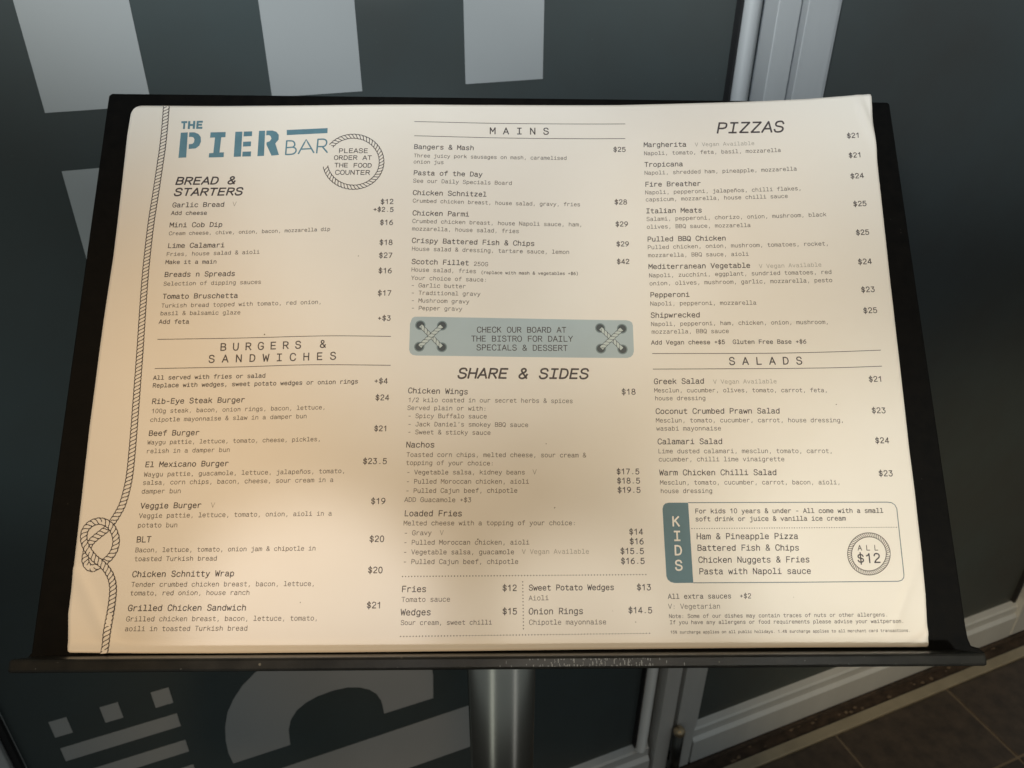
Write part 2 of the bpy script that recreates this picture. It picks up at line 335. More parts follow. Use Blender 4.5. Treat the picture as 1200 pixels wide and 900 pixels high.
# scuffs on the ledge front, their sparkle highlights painted as pale ticks
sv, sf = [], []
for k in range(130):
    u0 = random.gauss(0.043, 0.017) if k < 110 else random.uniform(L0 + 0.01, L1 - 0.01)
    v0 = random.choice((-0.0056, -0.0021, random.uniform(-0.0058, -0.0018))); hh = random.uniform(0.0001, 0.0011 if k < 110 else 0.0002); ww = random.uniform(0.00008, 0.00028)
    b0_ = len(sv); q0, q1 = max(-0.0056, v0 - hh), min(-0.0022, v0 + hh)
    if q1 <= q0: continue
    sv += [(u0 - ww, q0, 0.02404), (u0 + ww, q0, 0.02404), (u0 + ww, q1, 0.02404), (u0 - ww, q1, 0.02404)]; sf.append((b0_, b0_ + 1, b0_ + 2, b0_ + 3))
sc_ = onboard(link('scuff_glints', sv, sf, M['scuff_glint'], stand)); sc_['kind'] = 'stuff'
# bracket, post, base
bm = bmesh.new(); boxbm(bm, -0.075, 0.075, 0.10, 0.25, -0.0105, -0.0056, 0.001, 1)
onboard(bmobj('mounting_plate', bm, M['board'], stand))
cyl('post', 0.0252, 0.0125, 1.1898, M['chrome'], stand, seg=64)
cyl('post_collar', 0.034, 0.0122, 0.030, M['chrome'], stand, seg=48, bev=0.002)
cyl('base_plate', 0.185, 0.0012, 0.012, M['board'], stand, seg=72, bev=0.003)

# ================================================================ MENU SHEET
menu = empty('menu_sheet', BF, 'cream landscape menu sheet printed in three columns, resting on the black board', 'menu')
PE = {'top':[(-209.94,296.61),(-175.03,296.95),(-140.12,297.29),(-105.21,297.17),(-70.3,297.28),(-35.39,297.5),(-0.48,297.65),(34.43,297.35),(69.33,296.93),(104.24,297.0),(139.15,297.14),(174.06,297.24),(208.96,298.2)],'right':[(208.92,0.55),(210.23,25.1),(210.57,49.92),(210.6,74.75),(210.12,99.58),(210.29,124.4),(210.47,149.23),(210.52,174.06),(210.22,198.89),(209.93,223.72),(209.65,248.55),(209.34,273.37),(208.96,298.2)],'bottom':[(-205.58,0.52),(-171.04,-0.1),(-136.5,-0.32),(-101.96,-0.28),(-67.42,-0.24),(-32.88,-0.12),(1.67,0.05),(36.21,0.23),(70.75,0.37),(105.29,0.49),(139.84,0.58),(174.38,0.56),(208.92,0.55)],'left':[(-205.58,0.52),(-208.57,18.04),(-209.11,36.6),(-209.29,55.18),(-209.57,73.75),(-210.01,92.32),(-210.43,110.89),(-210.38,129.47),(-210.34,148.04),(-210.12,166.62),(-209.77,185.19),(-209.43,203.76),(-209.69,222.33),(-209.98,240.91),(-210.26,259.48),(-210.52,278.05),(-209.94,296.61)]}
def ev(pl, t):
    """point at fraction t of an edge polyline given in mm"""
    n = len(pl) - 1; x = t * n; i = min(n - 1, int(x)); f = x - i
    return (pl[i][0] * (1 - f) + pl[i+1][0] * f, pl[i][1] * (1 - f) + pl[i+1][1] * f)
NX, NY = 300, 215
grid = []
TLc, TRc, BLc, BRc = PE['top'][0], PE['top'][-1], PE['bottom'][0], PE['bottom'][-1]
def coons(s, t):
    a = ev(PE['bottom'], s); b = ev(PE['top'], s); c = ev(PE['left'], t); d = ev(PE['right'], t)
    return tuple((1-t)*a[k] + t*b[k] + (1-s)*c[k] + s*d[k] - ((1-s)*(1-t)*BLc[k] + s*(1-t)*BRc[k] + (1-s)*t*TLc[k] + s*t*TRc[k]) for k in (0, 1))
def rounded(u, v):
    for (cu, cv), r, su, sv in ((TLc, 5.5, 1, -1), (TRc, 1.2, -1, -1), (BLc, 1.8, 1, 1), (BRc, 1.8, -1, 1)):
        ou, ov = cu + su * r, cv + sv * r
        if (u - ou) * su < 0 and (v - ov) * sv < 0:
            d = math.hypot(u - ou, v - ov)
            if d > r: u, v = ou + (u - ou) * r / d, ov + (v - ov) * r / d
    return u, v
vs = []; fs = []
for j in range(NY + 1):
    for i in range(NX + 1):
        u, v = rounded(*coons(i / NX, j / NY)); vs.append((u * .001, v * .001, height(u, v) * .001))
off = len(vs)
vs += [(x, y, z - 0.00028) for x, y, z in vs]
Wd = NX + 1
for j in range(NY):
    for i in range(NX):
        a = j * Wd + i; fs.append((a, a + 1, a + 1 + Wd, a + Wd)); fs.append((off + a, off + a + Wd, off + a + 1 + Wd, off + a + 1))
rim = [i for i in range(Wd)] + [j * Wd + NX for j in range(1, NY + 1)] + [NY * Wd + i for i in range(NX - 1, -1, -1)] + [j * Wd for j in range(NY - 1, 0, -1)]
for k in range(len(rim)):
    a, b = rim[k], rim[(k + 1) % len(rim)]; fs.append((a, off + a, off + b, b))
paper = link('paper', vs, fs, M['paper'], menu, True)

# ---- stroke lettering (cell 6 wide, capitals 7 high) -------------------
GL = {
'a':'~1.2,4.2 1.9,4.9 3.1,5.05 4.2,4.6 4.5,3.4;4.5,3.5 4.5,.9;~4.5,.9 4.7,.2 5.3,.05;~4.5,3 2.8,2.9 1.4,2.4 .9,1.4 1.4,.3 2.6,-.05 3.9,.5 4.5,1.6',
'b':'1.2,7 1.2,0;@3.1,5.05 4.5,4.3 5,2.5 4.5,.7 3.1,-.05 1.7,.7 1.2,2.5 1.7,4.3',
'c':'~5,3.9 4.3,4.8 3.1,5.05 1.6,4.4 1,2.5 1.6,.6 3.1,-.05 4.4,.3 5.05,1.2',
'd':'4.8,7 4.8,0;@2.9,5.05 1.5,4.3 1,2.5 1.5,.7 2.9,-.05 4.3,.7 4.8,2.5 4.3,4.3',
'e':'1.05,2.6 4.95,2.6;~4.95,2.6 4.5,4.3 3,5.05 1.5,4.3 1,2.5 1.5,.7 3.1,-.05 4.4,.2 4.9,.9',
'f':'~5.1,6.8 4.2,7.05 3.1,6.7 2.8,5.6;2.8,5.7 2.8,0;1,4.85 4.8,4.85',
'g':'4.8,5 4.8,-.4;~4.8,-.4 4.3,-1.7 3,-2.1 1.4,-1.6;@2.9,5.05 1.5,4.3 1,2.5 1.5,.7 2.9,-.05 4.3,.7 4.8,2.5 4.3,4.3',
'h':'1.2,7 1.2,0;~1.2,3.1 1.9,4.6 3.2,5.05 4.4,4.5 4.8,3.1;4.8,3.2 4.8,0',
'i':'1.3,4.85 3.1,4.85;3.1,5.1 3.1,0;1,.2 5.2,.2;3.05,7 3.05,6.1',
'j':'1.5,4.85 3.9,4.85;3.9,5.1 3.9,-.6;~3.9,-.6 3.4,-1.8 2.2,-2.1 1.1,-1.7;3.85,7 3.85,6.1',
'k':'1.2,7 1.2,0;4.8,5 1.3,2;2.7,3.2 5.1,0',
'l':'1.2,6.85 3.1,6.85;3.1,7.05 3.1,0;1,.2 5.2,.2',
'm':'.7,5 .7,0;~.7,3.8 1.3,4.9 2.3,4.9 3,3.8;3,4 3,0;~3,3.8 3.7,4.9 4.6,4.9 5.3,3.8;5.3,4 5.3,0',
'n':'1.2,5 1.2,0;~1.2,3.1 1.9,4.6 3.2,5.05 4.4,4.5 4.8,3.1;4.8,3.2 4.8,0',
'o':'@3,5.05 4.5,4.3 5.05,2.5 4.5,.7 3,-.05 1.5,.7 .95,2.5 1.5,4.3',
'p':'1.2,5 1.2,-2;@3.1,5.05 4.5,4.3 5,2.5 4.5,.7 3.1,-.05 1.7,.7 1.2,2.5 1.7,4.3',
'q':'4.8,5 4.8,-2;@2.9,5.05 1.5,4.3 1,2.5 1.5,.7 2.9,-.05 4.3,.7 4.8,2.5 4.3,4.3',
'r':'1.6,5 1.6,0;~1.6,2.9 2.3,4.5 3.7,5.05 5,4.7',
's':'~4.8,4.1 4,4.9 2.9,5.05 1.6,4.6 1.3,3.7 1.9,2.9 3.8,2.3 4.8,1.5 4.5,.4 3.2,-.05 2,.1 1.1,.9',
't':'2.5,6.5 2.5,1.3;~2.5,1.3 2.9,.3 3.9,-.05 5,.3;.9,4.85 4.8,4.85',
'u':'1.2,5 1.2,1.9;~1.2,1.9 1.6,.5 2.8,-.05 4.1,.5 4.8,1.9;4.8,5 4.8,0',
'v':'.9,5 3,0;3,0 5.1,5','w':'.5,5 1.7,0;1.7,0 3,4;3,4 4.3,0;4.3,0 5.5,5','x':'1,5 5,0;5,5 1,0',
'y':'.9,5 3.1,.1;5.1,5 2.6,-1.2;~2.6,-1.2 2,-2 .9,-2','z':'1.1,4.8 4.8,4.8;4.8,4.8 1.1,.2;1.1,.2 4.9,.2',
'A':'.5,0 3,7;3,7 5.5,0;1.4,2.3 4.6,2.3','B':'1,7 1,0;1,6.8 3.2,6.8;~3.2,6.8 4.6,6.4 4.8,5.2 4.4,4 3.2,3.6;1,3.6 3.4,3.6;~3.2,3.6 4.7,3.2 5.2,1.9 4.7,.6 3.2,.2;1,.2 3.3,.2',
'C':'~5.3,5.2 4.6,6.6 3.1,7.05 1.4,6.2 .7,3.5 1.4,.8 3.1,-.05 4.6,.4 5.4,1.9','D':'1,7 1,0;1,6.8 2.6,6.8;~2.5,6.8 4.3,6.2 5.2,3.5 4.3,.8 2.5,.2;1,.2 2.6,.2',
'E':'1.1,7 1.1,0;1.1,6.8 5,6.8;1.1,3.6 4.6,3.6;1.1,.2 5.1,.2','F':'1.2,7 1.2,0;1.2,6.8 5.1,6.8;1.2,3.5 4.7,3.5',
'G':'~5.2,5.3 4.5,6.6 3.1,7.05 1.4,6.2 .7,3.5 1.4,.8 3.1,-.05 4.5,.4 5.2,1.6;5.2,1.4 5.2,3.2;3.2,3.2 5.3,3.2',
'H':'.9,7 .9,0;5.1,7 5.1,0;.9,3.6 5.1,3.6','I':'3,7 3,0;1.1,6.8 4.9,6.8;1.1,.2 4.9,.2','J':'4.6,7 4.6,2;~4.6,2 4.1,.5 2.8,-.05 1.4,.5 .9,2;2.6,6.8 4.8,6.8',
'K':'1,7 1,0;5,7 1,2.8;2.4,4.2 5.2,0','L':'1.3,7 1.3,0;1.3,.2 5.1,.2','M':'.7,0 .7,7;.7,7 3,2.6;3,2.6 5.3,7;5.3,7 5.3,0',
'N':'.9,0 .9,7;.9,7 5.1,0;5.1,0 5.1,7','O':'@3,7.05 4.6,6.2 5.35,3.5 4.6,.8 3,-.05 1.4,.8 .65,3.5 1.4,6.2',
'P':'1.1,7 1.1,0;1.1,6.8 3.2,6.8;~3.2,6.8 4.8,6.3 5.1,4.9 4.7,3.6 3.2,3.1;1.1,3.1 3.3,3.1','Q':'@3,7.05 4.6,6.2 5.35,3.5 4.6,.8 3,-.05 1.4,.8 .65,3.5 1.4,6.2;3.2,2 5.2,-.6',
'R':'1,7 1,0;1,6.8 3.2,6.8;~3.2,6.8 4.8,6.3 5,5 4.6,3.8 3.2,3.4;1,3.4 3.3,3.4;3,3.4 5.3,0',
'S':'~5,5.4 4.3,6.7 3,7.05 1.5,6.6 1,5.3 1.6,4.1 3.2,3.6 4.7,3 5.2,1.7 4.5,.4 3,-.05 1.5,.3 .8,1.7',
'T':'3,7 3,0;.7,6.8 5.3,6.8','U':'.9,7 .9,2.4;~.9,2.4 1.5,.6 3,-.05 4.5,.6 5.1,2.4;5.1,7 5.1,2.4','V':'.6,7 3,0;3,0 5.4,7',
'W':'.4,7 1.6,0;1.6,0 3,5.4;3,5.4 4.4,0;4.4,0 5.6,7','X':'.8,7 5.2,0;5.2,7 .8,0','Y':'.7,7 3,3.3;5.3,7 3,3.3;3,3.3 3,0','Z':'.9,6.8 5,6.8;5,6.8 .9,.2;.9,.2 5.1,.2',
'0':'@3,7.05 4.4,6.2 5,3.5 4.4,.8 3,-.05 1.6,.8 1,3.5 1.6,6.2','1':'~1.3,5.3 2.6,5.9 3.4,7;3.4,7 3.4,0','2':'~1.1,5.3 1.6,6.6 3,7.05 4.5,6.4 4.8,5 4.2,3.7 2.4,2.2 1.1,.2;1.1,.2 5,.2',
'3':'1.3,6.8 4.8,6.8;4.8,6.8 2.8,4.2;~2.8,4.2 4.4,3.8 5,2.2 4.4,.6 2.9,-.05 1.5,.4 .9,1.5','4':'4.1,0 4.1,7;4.1,7 .8,1.8;.8,1.8 5.3,1.8',
'5':'4.8,6.8 1.6,6.8;1.6,6.8 1.3,3.6;~1.3,3.6 2.9,4.4 4.5,3.8 5,2.2 4.4,.6 2.9,-.05 1.5,.3 .9,1.4','6':'~4.4,6.9 2.3,5.6 1.1,3.4 1,2.2 1.6,.6 3,-.05 4.5,.7 5,2.2 4.4,3.7 3,4.3 1.6,3.6 1,2.4',
'7':'1,6.8 5,6.8;5,6.8 2.3,0','8':'@3,7.05 4.4,6.4 4.6,5.3 4.2,4.1 3,3.7 4.5,3.1 5.1,1.9 4.5,.5 3,-.05 1.5,.5 .9,1.9 1.5,3.1 3,3.7 1.8,4.1 1.4,5.3 1.6,6.4',
'9':'~1.6,.1 3.7,1.4 4.9,3.6 5,4.8 4.4,6.4 3,7.05 1.5,6.3 1,4.8 1.6,3.3 3,2.7 4.4,3.4 5,4.6',
'$':'~4.9,4.9 4.3,6 3,6.3 1.6,5.9 1.2,4.9 1.8,3.9 3.1,3.5 4.5,3 4.9,1.9 4.3,.9 3,.5 1.6,.9 1,2;3,7.9 3,-1.1',
'&':'~5.2,2.9 4.4,.9 2.9,-.05 1.3,.4 .8,1.7 1.5,3 3,4 4,5.3 3.6,6.6 2.6,7 1.6,6.4 1.6,5.2 2.6,3.7 5.3,0',
'+':'3,5 3,1.4;1.2,3.2 4.8,3.2','-':'1.6,2.9 4.4,2.9','.':'3,.9 3,0',',':'3.2,.9 2.6,-1.3',':':'3,.9 3,0;3,4.4 3,3.5','/':'4.9,7.4 1.1,-.6',
"'":'3.4,7.2 2.9,5.2','%':'@1.8,6.9 2.6,6.3 2.6,5 1.8,4.4 1,5 1,6.3;@4.2,2.5 5,1.9 5,.6 4.2,0 3.4,.6 3.4,1.9;4.9,6.6 1.1,.4','(':'~4.3,7.6 2.7,5.6 2.4,3.1 2.7,.6 4.3,-1.4',')':'~1.7,7.6 3.3,5.6 3.6,3.1 3.3,.6 1.7,-1.4'}
GL['ñ'] = GL['n'] + ';~1.6,6.2 2.4,6.8 3.4,6.3 4.4,6.8'
def catmull(p, closed, sub):
    out = []; n = len(p); rng = range(n if closed else n - 1)
    for i in rng:
        g_ = (lambda k: p[k % n]) if closed else (lambda k: p[min(n - 1, max(0, k))])
        a, b, c, d = g_(i-1), g_(i), g_(i+1), g_(i+2)
        for s in range(sub):
            t = s / sub; t2 = t*t; t3 = t2*t
            out.append(tuple(0.5*(2*b[k] + (c[k]-a[k])*t + (2*a[k]-5*b[k]+4*c[k]-d[k])*t2 + (3*b[k]-a[k]-3*c[k]+d[k])*t3) for k in (0, 1)))
    if not closed: out.append(p[-1])
    return out
GS = {}
for ch, s in GL.items():
    st_ = []
    for q in s.split(';'):
        kind = q[0] if q[0] in '~@' else ''
        p = [tuple(float(x) for x in a.split(',')) for a in q.lstrip('~@').split(' ')]
        if kind: st_.append((catmull(p, kind == '@', 3), kind == '@'))
        else: st_.append((p, False))
    GS[ch] = st_
class Ink:
    def __init__(s, lift): s.v = []; s.f = []; s.lift = lift; s.c = 0
    def pt(s, u, v, dz=0.0): s.v.append((u * .001, v * .001, (height(u, v) + s.lift + dz) * .001)); return len(s.v) - 1
    def ribbon(s, p, wd, closed=False, cap=0.0, dz=None):
        """flat stroke of width wd (mm or list) along p, draped on the sheet"""
        if len(p) < 60 and not closed and not isinstance(wd, (list, tuple)):
            q_ = [p[0]]
            for a_, b_ in zip(p, p[1:]):
                m_ = int(math.hypot(b_[0] - a_[0], b_[1] - a_[1]) / 3.0)
                for j_ in range(1, m_ + 1): q_.append((a_[0] + (b_[0] - a_[0]) * j_ / (m_ + 1), a_[1] + (b_[1] - a_[1]) * j_ / (m_ + 1)))
                q_.append(b_)
            p = q_
        n = len(p); s.c += 1
        if dz is None: dz = (s.c % 5) * 0.006
        W_ = wd if isinstance(wd, (list, tuple)) else [wd] * n
        ids = []
        for i in range(n):
            a = p[(i - 1) % n] if (closed or i > 0) else p[i]; b = p[(i + 1) % n] if (closed or i < n - 1) else p[i]
            dx, dy = b[0] - a[0], b[1] - a[1]; L = math.hypot(dx, dy) or 1e-9; dx /= L; dy /= L
            x, y = p[i]
            if not closed and cap and i == 0: x -= dx * cap; y -= dy * cap
            if not closed and cap and i == n - 1: x += dx * cap; y += dy * cap
            h_ = W_[i] / 2
            ids.append((s.pt(x - dy * h_, y + dx * h_, dz), s.pt(x + dy * h_, y - dx * h_, dz)))
        for i in range(n if closed else n - 1):
            a, b = ids[i], ids[(i + 1) % n]; s.f.append((a[1], b[1], b[0], a[0]))
    def poly(s, p, step=3.0, dz=0.0):
        """filled outline draped on the sheet: cut into a fine mesh"""
        bm = bmesh.new(); vs_ = [bm.verts.new((x, y, 0)) for x, y in p]; bm.faces.new(vs_)
        us = [x for x, y in p]; ws = [y for x, y in p]
        for ax, lo, hi in ((0, min(us), max(us)), (1, min(ws), max(ws))):
            t = math.floor(lo / step) * step + step
            while t < hi:
                co = (t, 0, 0) if ax == 0 else (0, t, 0); no = (1, 0, 0) if ax == 0 else (0, 1, 0)
                bmesh.ops.bisect_plane(bm, geom=bm.verts[:] + bm.edges[:] + bm.faces[:], plane_co=co, plane_no=no)
                t += step
        bmesh.ops.triangulate(bm, faces=[f for f in bm.faces if len(f.verts) > 4])
        base = len(s.v); bm.verts.index_update()
        for v in bm.verts: s.pt(v.co.x, v.co.y, dz)
        for f in bm.faces:
            ix = [base + v.index for v in f.verts]
            if f.normal.z < 0: ix.reverse()
            s.f.append(tuple(ix))
        bm.free()
    def disc(s, x, y, r, dz=0.0, seg=12, asp=1.0):
        c = s.pt(x, y, dz); q = [s.pt(x + r * math.cos(2*math.pi*i/seg), y + r * asp * math.sin(2*math.pi*i/seg), dz) for i in range(seg)]
        for i in range(seg): s.f.append((c, q[i], q[(i+1) % seg]))
    def text(s, u0, v0, u1, v1, txt, ratio, weight, slant=0.0, cap=None):
        n = len(txt); L = math.hypot(u1 - u0, v1 - v0); dx, dy = (u1 - u0) / L, (v1 - v0) / L
        if cap is None:
            adv = L / (n - 0.2) if n > 1 else L / 0.8; cell = adv; cp = adv * ratio
        else:
            cell = cap * 0.90; cp = cap; adv = (L - 0.8 * cell) / (n - 1) if n > 1 else cell
        for i, ch in enumerate(txt):
            if ch == ' ': continue
            ox = i * adv - 0.1 * cell
            for pts, cl in GS.get(ch, GS['-']):
                q = []
                for gx, gy in pts:
                    x = ox + gx / 6 * cell + slant * gy / 7 * cp; y = gy / 7 * cp
                    q.append((u0 + x * dx - y * dy, v0 + x * dy + y * dx))
                if len(pts) == 2 and abs(pts[0][1] - pts[1][1]) < 1.0 and abs(pts[0][0] - pts[1][0]) < .1: s.ribbon(q, weight * 1.45)
                else: s.ribbon(q, weight, cl, cap=0.0 if cl else weight * 0.3)
    def rope(s, p, wd, pitch, lw, fill=None, fdz=0.0, closed=False):
        """twisted rope drawing: scalloped sides and slanting strands"""
        d = [0.0]
        for i in range(1, len(p)): d.append(d[-1] + math.hypot(p[i][0]-p[i-1][0], p[i][1]-p[i-1][1]))
        def at(t):
            t = max(0, min(d[-1] - 1e-6, t)); k = 1
            while d[k] < t: k += 1
            f = (t - d[k-1]) / (d[k] - d[k-1] or 1e-9); a, b = p[k-1], p[k]
            a0 = p[k-2] if k > 1 else a; b0 = p[k+1] if k + 1 < len(p) else b
            tx, ty = (b[0]-a0[0]) * (1-f) + (b0[0]-a[0]) * f, (b[1]-a0[1]) * (1-f) + (b0[1]-a[1]) * f; L = math.hypot(tx, ty) or 1
            return a[0]*(1-f)+b[0]*f, a[1]*(1-f)+b[1]*f, -ty/L, tx/L
        n = max(1, round(d[-1] / pitch)); pt_ = d[-1] / n
        if fill:
            fill.ribbon([at(d[-1] * i / (n * 2))[:2] for i in range(n * 2 + 1)], wd * 0.95, dz=fdz)
        for side, ph in ((1, 0.0), (-1, 0.5)):
            q = []
            for i in range(n * 5 + 1):
                t = i * pt_ / 5; x, y, nx, ny = at(t); r = wd / 2 * (0.87 + 0.13 * abs(math.sin(math.pi * (t / pt_ + ph))))
                q.append((x + nx * r * side, y + ny * r * side))
            s.ribbon(q, lw, dz=fdz + 0.012)
        for i in range(n):
            q = []
            for k_ in range(6):
                f = k_ / 5; t = (i - 0.35 + 1.15 * (f + 0.10 * math.sin(2 * math.pi * f))) * pt_
                if t < 0 or t > d[-1]: continue
                x, y, nx, ny = at(t); r = wd / 2 * (1 - 2 * f) * 0.95
                q.append((x + nx * r, y + ny * r))
            if len(q) > 1: s.ribbon(q, lw * 0.95, dz=fdz + 0.012)
    def build(s, name, m, parent, label=None):
        o = link(name, s.v, s.f, m, parent)
        if label: o['label'] = label
        return o
STY = {  # ratio, weight mm, slant, fixed capital height, ink
 't': (1.13, 0.43, 0.05, None, 'ink'), 'd': (1.12, 0.275, 0.03, None, 'ink2'), 'a': (1.12, 0.36, 0.03, None, 'ink'), 'p': (1.12, 0.44, 0.0, None, 'ink'),
 'v': (1.10, 0.22, 0.0, None, 'ink3'), 'h': (0.92, 0.86, 0.24, None, 'ink'), 'H': (0.98, 0.98, 0.22, None, 'ink'), 's': (1.0, 0.60, 0.0, 3.9, 'ink'),
 'b': (1.12, 0.42, 0.0, None, 'ink'), 'o': (0.95, 0.42, 0.0, None, 'ink'), 'l': (1.0, 0.40, 0.0, 2.5, 'ink2'), 'n': (1.08, 0.66, 0.0, None, 'ink'), 'k': (1.0, 0.80, 0.0, 4.6, 'cream')}
